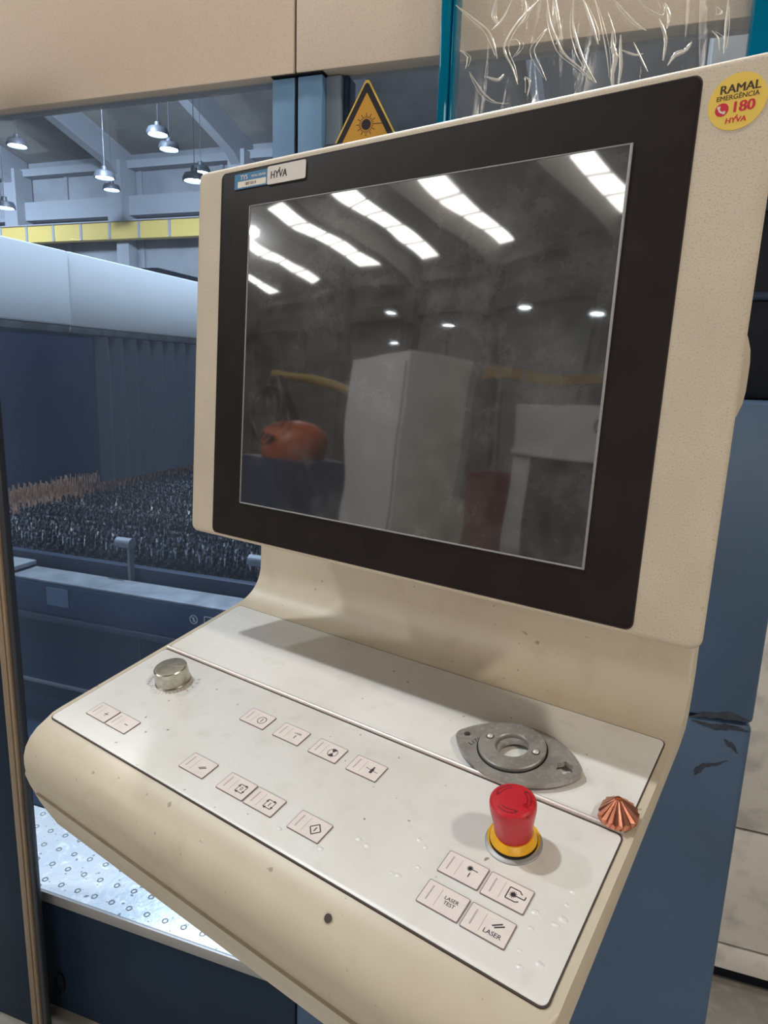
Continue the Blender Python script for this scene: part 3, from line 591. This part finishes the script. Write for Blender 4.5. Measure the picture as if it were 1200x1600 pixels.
prof += [(-0.158, -0.2845), (-0.150, -0.270), (-0.146, -0.2), (0.02, -0.166), (0.085, -0.1555), (0.104, -0.147), (0.1125, -0.134), (0.114, -0.10), (0.116, 0.06)]
mb = MB(); mb.prism(prof, u0, u1, 0.0045, 3, mp=lambda a, b, z: (z, a, b), both=True); mb.build('body_shell', 'shell', con, smooth=40)
# proud trim panel low on the rounded front
def apron(z): # front surface v at height z
    P = prof[15:28]
    for (va, za), (vb, zb) in zip(P, P[1:]):
        if zb <= z <= za: return va + (vb - va) * (za - z) / (za - zb)
    return P[-1][0]
zz = [-0.2435, -0.252, -0.262, -0.272, -0.2835]
fr = [(apron(z) - 0.0026, z) for z in zz]; bk = [(apron(z) + 0.002, z) for z in zz]
MB().prism(fr + bk[::-1], u0 + 0.010, u1 - 0.006, 0.0008, 2, mp=lambda a, b, z: (z, a, b), both=True).build('front_trim', 'shell', con)
MB().disc((0, 0), 0.0025, 0, 0.0004, 20).build('screw_hole', 'gasket', con, mtx=Matrix.Translation((0.2645, -0.1782, -0.1893)) @ Matrix.Rotation(R(48), 4, 'X'))
# membrane sheets
z0 = -0.0004
MB().prism(rrect(-0.0010, KW + 0.0010, -0.0010, KD - 0.0002, 0.005), z0 - 0.001, z0 + 0.0003).build('gasket', 'gasket', con, mtx=KM)
MB().prism(rrect(-0.0010, KW + 0.0010, KD + 0.003, KL + 0.0010, 0.005), z0 - 0.001, z0 + 0.0003).build('gasket', 'gasket', con, mtx=KM)
sheet = MB().prism(rrect(0, KW, 0, KD - 0.0018, 0.004), z0, 0.0003, 0.0002).build('button_panel', 'sheet', con, mtx=KM)
MB().prism(rrect(0, KW, KD + 0.0035, KL, 0.004), z0, 0.0003, 0.0002).build('upper_tray', 'sheet', con, mtx=KM)
MB().tube([(0.0, KD + 0.0012, 0.0006), (KW * 0.5, KD + 0.0012, 0.0006), (KW, KD + 0.0012, 0.0006)], 0.0019, 10).build('divider_bead', 'bead', con, mtx=KM)

# keys
kw_, kh_ = 0.0268, 0.0163; Zs = 0.0011
keyme = None
def make_key(x, y, draw, lab):
    global keyme
    if keyme is None:
        b = MB(); b.mat(1); b.prism(rrect(-0.00045, kw_ + 0.00045, -0.00045, kh_ + 0.00045, 0.0005, 1), 0.0, 0.00095); b.mat(0); b.prism(rrect(0, kw_, 0, kh_, 0.0004, 1), 0.0009, 0.001); keyme = b.mesh('membrane_key', ['key', 'keyline'])
    o = link('membrane_key', keyme, con, mtx=KM @ Matrix.Translation((x, y, 0.0002)), label=lab)
    b = MB(); b.mat(1); b.rect(0.0042, 0.0085, 0.0010, 0.0105, 0.00101, 0.00004); b.rect(0.0102, 0.0082, 0.00035, 0.012, 0.00101, 0.00004); b.mat(0); draw(b)
    b.build('key_symbol', ['ink', 'greyink'], o)
X0, Y0 = 0.0185, 0.0080; T_ = dict(z=0.00101, t=0.00005)
def d_plus(b): b.rect(X0, Y0, 0.005, 0.0007, **T_); b.rect(X0, Y0, 0.0007, 0.005, **T_)
def d_minus(b): b.rect(X0, Y0, 0.0045, 0.0007, **T_)
def d_on(b): b.ring(0.0036, 0.0042, 0.00101, 0.00106, 28, (X0, Y0)); b.rect(X0, Y0, 0.0008, 0.004, **T_)
def d_laser1(b): b.text('LASER', X0, Y0 + 0.0026, 0.0026, 0.00101, 0.00005, bold=0.01); b.rect(X0, Y0 - 0.0012, 0.0008, 0.0036, **T_)
def d_reset(b): b.line((X0 - 0.0030, Y0 - 0.0016), (X0 + 0.0018, Y0 + 0.0016), 0.0008, **T_); b.line((X0 - 0.0016, Y0 - 0.0022), (X0 + 0.0032, Y0 + 0.0010), 0.0008, **T_)
def arrows(b):
    r = 0.0034
    for k in range(4):
        a = R(90 * k); c, sn = math.cos(a), math.sin(a); q = lambda x, y: (X0 + c * x - sn * y, Y0 + sn * x + c * y)
        b.line(q(-r, r), q(r * 0.55, r), 0.0006, **T_); b.prism([q(r * 0.35, r + 0.0011), q(r * 0.35, r - 0.0011), q(r + 0.0006, r)], 0.00101, 0.00106)
def d_zero(b): arrows(b); b.text('0', X0, Y0, 0.0046, 0.00101, 0.00005)
def d_one(b): arrows(b); b.rect(X0, Y0, 0.0007, 0.0034, **T_)
def d_start(b):
    r = 0.0046; P = [(X0 + r, Y0), (X0, Y0 + r), (X0 - r, Y0), (X0, Y0 - r)]
    for k in range(4): b.line(P[k], P[(k + 1) % 4], 0.0008, **T_)
    b.rect(X0, Y0, 0.0009, 0.0034, **T_)
def d_fan(b):
    b.ring(0.0038, 0.0043, 0.00101, 0.00106, 28, (X0, Y0))
    for a0 in (60, 240): b.prism([(X0, Y0)] + [(X0 + 0.0039 * math.cos(R(a0 + 10 * k)), Y0 + 0.0039 * math.sin(R(a0 + 10 * k))) for k in range(8)], 0.00101, 0.00106)
def d_shut(b): b.rect(X0, Y0 - 0.0006, 0.0024, 0.0046, **T_); b.rect(X0, Y0 + 0.0024, 0.0013, 0.0028, **T_); b.line((X0 - 0.0058, Y0 + 0.0008), (X0 + 0.0052, Y0 - 0.0006), 0.0005, **T_)
def burst(b, x, y, r):
    b.disc((x, y), r * 0.62, 0.00101, 0.00005)
    for k in range(12): a = R(30 * k); b.line((x, y), (x + r * math.cos(a), y + r * math.sin(a)), 0.0004, **T_)
def d_beam(b): burst(b, X0 - 0.0018, Y0 + 0.0030, 0.0021); b.line((X0 - 0.0018, Y0 + 0.0030), (X0 + 0.0035, Y0 + 0.0028), 0.0006, **T_); b.rect(X0 - 0.0004, Y0 - 0.0014, 0.0007, 0.0034, **T_)
def d_port(b):
    x, y = X0 - 0.0008, Y0 + 0.0004
    for a, c in (((x - 0.004, y - 0.0038), (x - 0.004, y + 0.0042)), ((x - 0.004, y + 0.0042), (x + 0.0022, y + 0.0042)), ((x + 0.0022, y + 0.0042), (x + 0.0042, y + 0.0024)), ((x - 0.004, y - 0.0038), (x + 0.0022, y - 0.0038)), ((x + 0.0022, y - 0.0038), (x + 0.0040, y - 0.0026)), ((x, y), (x + 0.0066, y)), ((x + 0.0066, y), (x + 0.0066, y + 0.0024))): b.line(a, c, 0.0007, **T_)
    burst(b, x - 0.0006, y + 0.0002, 0.0024)
def d_ltest(b): b.text('LASER', X0 - 0.0005, Y0 + 0.0022, 0.0034, 0.00101, 0.00005, bold=0.012); b.text('TEST', X0 - 0.0005, Y0 - 0.0010, 0.0034, 0.00101, 0.00005, bold=0.012)
def d_lreset(b): b.line((X0 - 0.0030, Y0 + 0.0010), (X0 + 0.0020, Y0 + 0.0046), 0.0009, **T_); b.line((X0 - 0.0014, Y0 + 0.0004), (X0 + 0.0036, Y0 + 0.0038), 0.0009, **T_); b.text('LASER', X0 - 0.0008, Y0 - 0.0036, 0.0040, 0.00101, 0.00005, bold=0.012)
for x, y, fn, lab in [(0.0254, 0.0190, d_plus, 'key with a plus sign'), (0.0543, 0.0190, d_minus, 'key with a minus sign'), (0.1542, 0.0820, d_on, 'key with an I in a ring'), (0.1930, 0.0817, d_laser1, 'key reading LASER I'), (0.2318, 0.0813, d_fan, 'key with a quartered disc'), (0.2696, 0.0812, d_shut, 'key with a column crossed by a line'),
                      (0.1545, 0.0178, d_reset, 'key with two slanted bars'), (0.1975, 0.0176, d_zero, 'key with a zero in a square of arrows'), (0.2264, 0.0174, d_one, 'key with an I in a square of arrows'), (0.2692, 0.0174, d_start, 'key with a diamond'),
                      (0.3738, 0.0408, d_beam, 'key with a beam symbol over an I'), (0.4032, 0.0404, d_port, 'key with a bracketed sunburst'), (0.3738, 0.0165, d_ltest, 'key reading LASER TEST'), (0.4031, 0.0162, d_lreset, 'key with two slanted bars over LASER')]:
    make_key(x, y, fn, lab)

# rotary knob and its printed scale
kn = MB().lathe([(0, 0.0), (0.0165, 0.0), (0.0165, 0.001), (0.0158, 0.0016), (0.0152, 0.0150), (0.0145, 0.0158), (0.0125, 0.0160), (0, 0.0157)], 48).build('rotary_knob', 'knob', con, mtx=KM @ Matrix.Translation((0.0550, 0.0905, 0.0004)))
MB().rect(0.0085, 0.0045, 0.009, 0.0008, 0.0159, 0.0003, R(28)).build('pointer_mark', 'greyink', kn)
b = MB()
for k in range(17):
    a = R(-128 + 10 * k); r0, r1 = 0.0178, (0.0208 if k % 2 else 0.0215); b.line((r0 * math.cos(a), r0 * math.sin(a)), (r1 * math.cos(a), r1 * math.sin(a)), 0.0005, 0.00002, 0.0001)
for k in range(5):
    a = R(-176 + 9 * k); x, y = 0.0235 * math.cos(a), 0.0235 * math.sin(a); b.line((x - 0.001, y - 0.0012), (x, y + 0.0012), 0.0005, 0.00002, 0.0001); b.line((x, y + 0.0012), (x + 0.001, y - 0.0012), 0.0005, 0.00002, 0.0001)
for k in range(4):
    a = R(-8 + 14 * k); b.rect(0.0245 * math.cos(a), 0.0245 * math.sin(a), 0.0028, 0.0014, 0.00002, 0.0001, a)
b.build('printed_scale', 'greyink', kn)

# emergency stop
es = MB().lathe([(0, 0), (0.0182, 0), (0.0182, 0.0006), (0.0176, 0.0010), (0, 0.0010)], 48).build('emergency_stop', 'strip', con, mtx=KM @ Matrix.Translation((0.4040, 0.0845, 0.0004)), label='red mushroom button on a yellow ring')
MB().lathe([(0, 0.0008), (0.0168, 0.0008), (0.0168, 0.0014), (0, 0.0014)], 48, (-0.001, 0.0022)).build('yellow_disc', 'yellow', es)  # offset bares a grey crescent below: shadow and dirt put into colour
MB().lathe([(0.0, 0.001), (0.0118, 0.001), (0.0118, 0.0030), (0.0, 0.0030)], 40).build('neck', 'darksteel', es)
MB().lathe([(0.0, 0.0014), (0.0152, 0.0014), (0.0152, 0.0029), (0.0, 0.0029)], 48).build('gasket_ring', 'darksteel', es)
MB().lathe([(0.0, 0.0028), (0.0145, 0.0028), (0.0149, 0.0036), (0.0145, 0.0052), (0.0136, 0.0066), (0.0126, 0.0085), (0.0, 0.0085)], 48).build('collar', 'yellow', es)
cap = MB().lathe([(0.0118, 0.0082), (0.0122, 0.012), (0.0128, 0.018), (0.0138, 0.0235), (0.0145, 0.028), (0.0147, 0.0315), (0.0143, 0.0335), (0.0132, 0.0345), (0.008, 0.0350), (0, 0.0351)], 56).build('mushroom_cap', 'red', es)
b = MB()
for k in range(3):
    for rr in (0.0088, 0.0112):
        b.tube([(rr * math.cos(a), rr * math.sin(a), 0.03478 if rr < 0.01 else 0.03455) for a in [R(0 + 120 * k + 8 * j) for j in range(8)]], 0.0004, 6)
    a = R(120 * k + 58); b.prism([(0.0086 * math.cos(a), 0.0086 * math.sin(a)), (0.0114 * math.cos(a), 0.0114 * math.sin(a)), (0.0102 * math.cos(a + 0.25), 0.0102 * math.sin(a + 0.25))], 0.0346, 0.0350)
b.build('turn_arrows', 'darkred', es)
# blisters in the membrane
bl = MB().lathe([(0.0024, 0), (0.0021, 0.00035), (0.0014, 0.00065), (0, 0.0008)], 12).mesh('membrane_blister', 'bubble')
for i, (x, y) in enumerate([(0.3506, 0.0244), (0.355, 0.025), (0.3516, 0.0545), (0.3583, 0.0515), (0.3171, 0.0343), (0.3249, 0.0331), (0.4487, 0.0689), (0.4504, 0.0496), (0.448, 0.0444), (0.4375, 0.0353), (0.4375, 0.0205), (0.4494, 0.0189), (0.4412, 0.0122), (0.4489, 0.0593), (0.3004, 0.0153), (0.2653, 0.0135), (0.3622, 0.0366), (0.4355, 0.0455)]):
    sc_ = 0.6 + 0.5 * ((i * 37) % 10) / 10
    link('membrane_blister', bl, con, mtx=KM @ Matrix.Translation((x, y, 0.0003)) @ Matrix.Diagonal((sc_ * 1.2, sc_ * 0.8, sc_, 1)))

# monitor
hx0, hx1, hy0, hy1 = -0.0735, 0.4168, -0.0390, 0.3095
def dome(x0, x1, y0, y1, r, zf, b, zb, draft, n=5):
    """rounded slab: front face at zf with an edge of radius b, sides drafted in to zb"""
    q = MB(); rings = [(draft, zb)] + [(b * (1 - math.cos(R(90 * k / n))) , zf - b + b * math.sin(R(90 * k / n))) for k in range(n + 1)]
    vs = []
    for ins, z in rings: vs.append([q.b.verts.new((x, y, z)) for x, y in rrect(x0 + ins, x1 - ins, y0 + ins, y1 - ins, max(r - ins, 0.0012), 6)])
    for a, c in zip(vs, vs[1:]):
        for k in range(len(a)): q.b.faces.new([a[k], a[(k + 1) % len(a)], c[(k + 1) % len(a)], c[k]])
    q.b.faces.new(vs[0][::-1]); q.b.faces.new(vs[-1]); return q
dome(hx0, hx1, hy0, hy1, 0.008, 0.0, 0.004, -0.045, 0.022).build('monitor_housing', 'housing', con, mtx=SM)
mon = [o for o in con.children if o.name == 'monitor_housing'][0]
MB().prism(rrect(-0.0398, 0.3751, -0.0354, 0.3037, 0.0055), -0.002, 0.0002).build('bezel_gap', 'gasket', mon)
MB().prism(rrect(-0.0390, 0.3743, -0.0346, 0.3029, 0.005), -0.001, 0.0007, 0.0004).build('bezel', 'bezel', mon)
b = MB()
for a in ((0, 0.3380, -0.0007, 0.0006), (0, 0.3380, 0.2706, 0.2715), (-0.0006, 0.0006, 0, 0.271), (0.3372, 0.3390, -0.0007, 0.2715)):
    b.box(a[0], a[1], a[2], a[3], 0.0004, 0.0016, 0.0003)
b.build('display_edge', 'strip', mon)
MB().box(0, 0.338, 0, 0.2711, -0.001, 0.0010).build('display', 'display', mon, smooth=0)
MB().prism(rrect(-0.06, 0.4045, 0.080, 0.2, 0.05, 8), -0.125, -0.045, 0.02, 4).build('rear_cover', 'housing', mon)
MB().prism(rrect(0.03, 0.33, -0.03, 0.27, 0.03), -0.085, -0.044, 0.02, 3).build('rear_shell', 'housing', mon)
# stickers on the monitor
st = MB().prism(rrect(-0.0212, 0.0222, 0.2872, 0.3003, 0.0002, 1), 0.0007, 0.0010).build('blue_sticker', 'label_blue', con, mtx=SM, label='small blue asset sticker')
b = MB(); b.prism(rrect(-0.0168, 0.0190, 0.2884, 0.2936, 0.0002, 1), 0.0010, 0.0011); b.text('TYS', -0.009, 0.2967, 0.0056, 0.0010, 0.0001); b.text('METAL CENTER', 0.0095, 0.2966, 0.0026, 0.0010, 0.0001, bold=0.01)
b.mat(1); b.text('007 0514', 0.000, 0.2910, 0.0036, 0.0011, 0.0001, bold=0.015); b.build('lettering', ['pale', 'label_black'], st)
st = MB().prism(rrect(0.0208, 0.0660, 0.2866, 0.3016, 0.0018), 0.0008, 0.0012).build('white_sticker', 'label_white', con, mtx=SM, label='small white sticker reading HYVA')
b = MB(); b.text('HYVA', 0.0345, 0.2938, 0.0088, 0.0012, 0.0001, sx=0.86, bold=0.022, shear=0.08); b.line((0.0338, 0.2952), (0.0362, 0.2992), 0.0011, 0.0012, 0.0001); b.build('lettering', 'label_black', st)
st = MB().disc((0.3948, 0.2850), 0.0153, 0.0, 0.0004, 48).build('round_sticker', 'label_yellow', con, mtx=SM, label='round yellow emergency extension sticker')
b = MB(); cx, cy = 0.3948, 0.2850; Z = 0.0004
b.mat(0); b.text('RAMAL', cx + 0.0008, cy + 0.0070, 0.0066, Z, 0.0001, bold=0.028); b.text('EMERGÊNCIA', cx, cy + 0.0026, 0.0037, Z, 0.0001, bold=0.012)
b.mat(1); b.text('180', cx + 0.0035, cy - 0.0032, 0.0082, Z, 0.0001, bold=0.035); b.disc((cx - 0.0075, cy - 0.0034), 0.0036, Z, 0.0001); b.text('HYVA', cx + 0.0004, cy - 0.0100, 0.0042, Z, 0.0001, bold=0.03, shear=0.1); b.line((cx - 0.0003, cy - 0.0092), (cx + 0.0012, cy - 0.0072), 0.0006, Z, 0.0001)
b.mat(2)
for k in range(6): a0, a1 = R(165 + 20 * k), R(185 + 20 * k); b.line((cx - 0.0065 + 0.0026 * math.cos(a0), cy - 0.0024 + 0.0026 * math.sin(a0)), (cx - 0.0065 + 0.0026 * math.cos(a1), cy - 0.0024 + 0.0026 * math.sin(a1)), 0.0009, Z + 0.0001, 0.0001)
b.rect(cx - 0.0092, cy - 0.0020, 0.0016, 0.0014, Z + 0.0001, 0.0001); b.rect(cx - 0.0062, cy - 0.0050, 0.0014, 0.0016, Z + 0.0001, 0.0001)
b.build('lettering', ['label_brown', 'label_red', 'pale'], st)
# arm that carries the console on the cabinet behind
inv = CONSOLE.inverted(); e0 = Vector((0.19, 0.112, 0.0)); e1 = inv @ Vector((0.2, 0.499, 1.44))
MB().tube([e0, e0.lerp(e1, 0.5), e1], 0.05, 20).build('support_arm', 'shell', con)

# ------------------------------------------------------------------ loose things on the tray
def KW_(x, y, h=0.0, rot=0.0): return CONSOLE @ KM @ Matrix.Translation((x, y, h)) @ Matrix.Rotation(rot, 4, 'Z')
def lens(c, bb, rt, n=20):
    """pointed oval: two big arcs, with tip circles of radius rt touching them from inside at +-c"""
    Rr = (c * c + bb * bb - rt * rt) / (2 * (bb - rt)); ph = math.atan2(Rr - bb, c); k = Rr - bb; pts = []
    for i in range(n + 1): a = ph + (PI - 2 * ph) * i / n; pts.append((Rr * math.cos(a), Rr * math.sin(a) - k))
    for i in range(1, 6): a = PI - ph + 2 * ph * i / 6; pts.append((-c + rt * math.cos(a), rt * math.sin(a)))
    return pts + [(-x, -y) for x, y in pts]
pl = thing('steel_gauge_plate', 'worn steel pointed oval plate with a raised ring on the upper tray', 'plate', mtx=KW_(0.3735, 0.1545, 0.0048, R(3.5)))
def holed(outline, holes, z0, z1, bev):
    """plate with holes: outline and hole loops filled, then extruded"""
    b = bmesh.new(); edges = []
    for loop in [outline] + holes:
        vs = [b.verts.new((x, y, z0)) for x, y in loop]
        edges += [b.edges.new((vs[i], vs[(i + 1) % len(vs)])) for i in range(len(vs))]
    bmesh.ops.triangle_fill(b, use_beauty=True, use_dissolve=False, edges=edges)
    r = bmesh.ops.extrude_face_region(b, geom=b.faces[:]); bmesh.ops.translate(b, vec=(0, 0, z1 - z0), verts=[v for v in r['geom'] if isinstance(v, bmesh.types.BMVert)])
    q = MB(); q.b.free(); q.b = b; return q
circ = lambda cx, cy, r, n=24: [(cx + r * math.cos(2 * PI * i / n), cy + r * math.sin(2 * PI * i / n)) for i in range(n)]
star = [(0.0365 + (0.0066 if i % 2 else 0.0050) * math.cos(2 * PI * i / 12 + 0.2), -0.0005 + (0.0066 if i % 2 else 0.0050) * math.sin(2 * PI * i / 12 + 0.2)) for i in range(12)]
holed(lens(0.0405, 0.0300, 0.0080), [circ(-0.0405, 0.002, 0.0026, 16), circ(0, 0, 0.0125), star], -0.0020, 0.0020, 0).build('base_plate', 'steel', pl, smooth=30)
MB().ring(0.0125, 0.0262, 0.0020, 0.0023, 48, c=(-0.004, 0.002)).build('ring_gap', 'darksteel', pl)
MB().ring(0.0122, 0.0250, 0.0023, 0.0052, 56, c=(-0.004, 0.002), bev=0.0007).build('raised_ring', 'steel', pl)
for x, y in ((-0.0222, 0.0035), (0.0142, 0.0020)):
    MB().ring(0.0024, 0.0030, 0.0052, 0.00535, 20, (x, y)).build('screw_recess', 'darksteel', pl); q = MB(); q.lathe([(0.0024, 0.0052), (0.0024, 0.0058), (0.0015, 0.0066), (0, 0.0068)], 16, (x, y)); q.build('screw', 'bead', pl)
q = MB(); q.text('L17/HE2', -0.0300, 0.000, 0.0052, 0.0020, 0.0001, rot=R(62)); q.build('stamped_lettering', 'darksteel', pl)

nz = thing('copper_nozzle', 'small fluted copper laser nozzle standing at the right end of the divider', 'nozzle', mtx=KW_(0.4535, 0.1360, 0.0028))
q = MB(); n = 18
ring0 = []; ring1 = []; ring2 = []
bm_ = q.b; flat = -0.0112
def cl(x, y): return (x, y)
base, rim, top = [], [], []
for i in range(2 * n):
    a = 2 * PI * i / (2 * n); r = 0.0135; rr = r * (1.0 if i % 2 == 0 else 0.86); rt = 0.0026 * (1.0 if i % 2 == 0 else 0.85)
    def P(rad, z): 
        x, y = rad * math.cos(a), rad * math.sin(a)
        x = max(x, flat); return bm_.verts.new((x, y, z))
    base.append(P(r * 0.96, 0.0)); rim.append(P(rr, 0.0035)); top.append(P(rt, 0.0135))
mm = 2 * n
for i in range(mm):
    j = (i + 1) % mm
    bm_.faces.new([base[i], base[j], rim[j], rim[i]]); bm_.faces.new([rim[i], rim[j], top[j], top[i]])
bm_.faces.new(base[::-1]); bm_.faces.new(top)
q.build('cone', 'copper', nz, smooth=0)
MB().lathe([(0.0024, 0.0134), (0.0022, 0.0142), (0.0010, 0.0143), (0.0008, 0.0130), (0, 0.0130)], 20).build('tip', 'copper', nz)
MB().disc((0, 0), 0.0009, 0.0131, 0.0001, 12).build('bore', 'darksteel', nz)
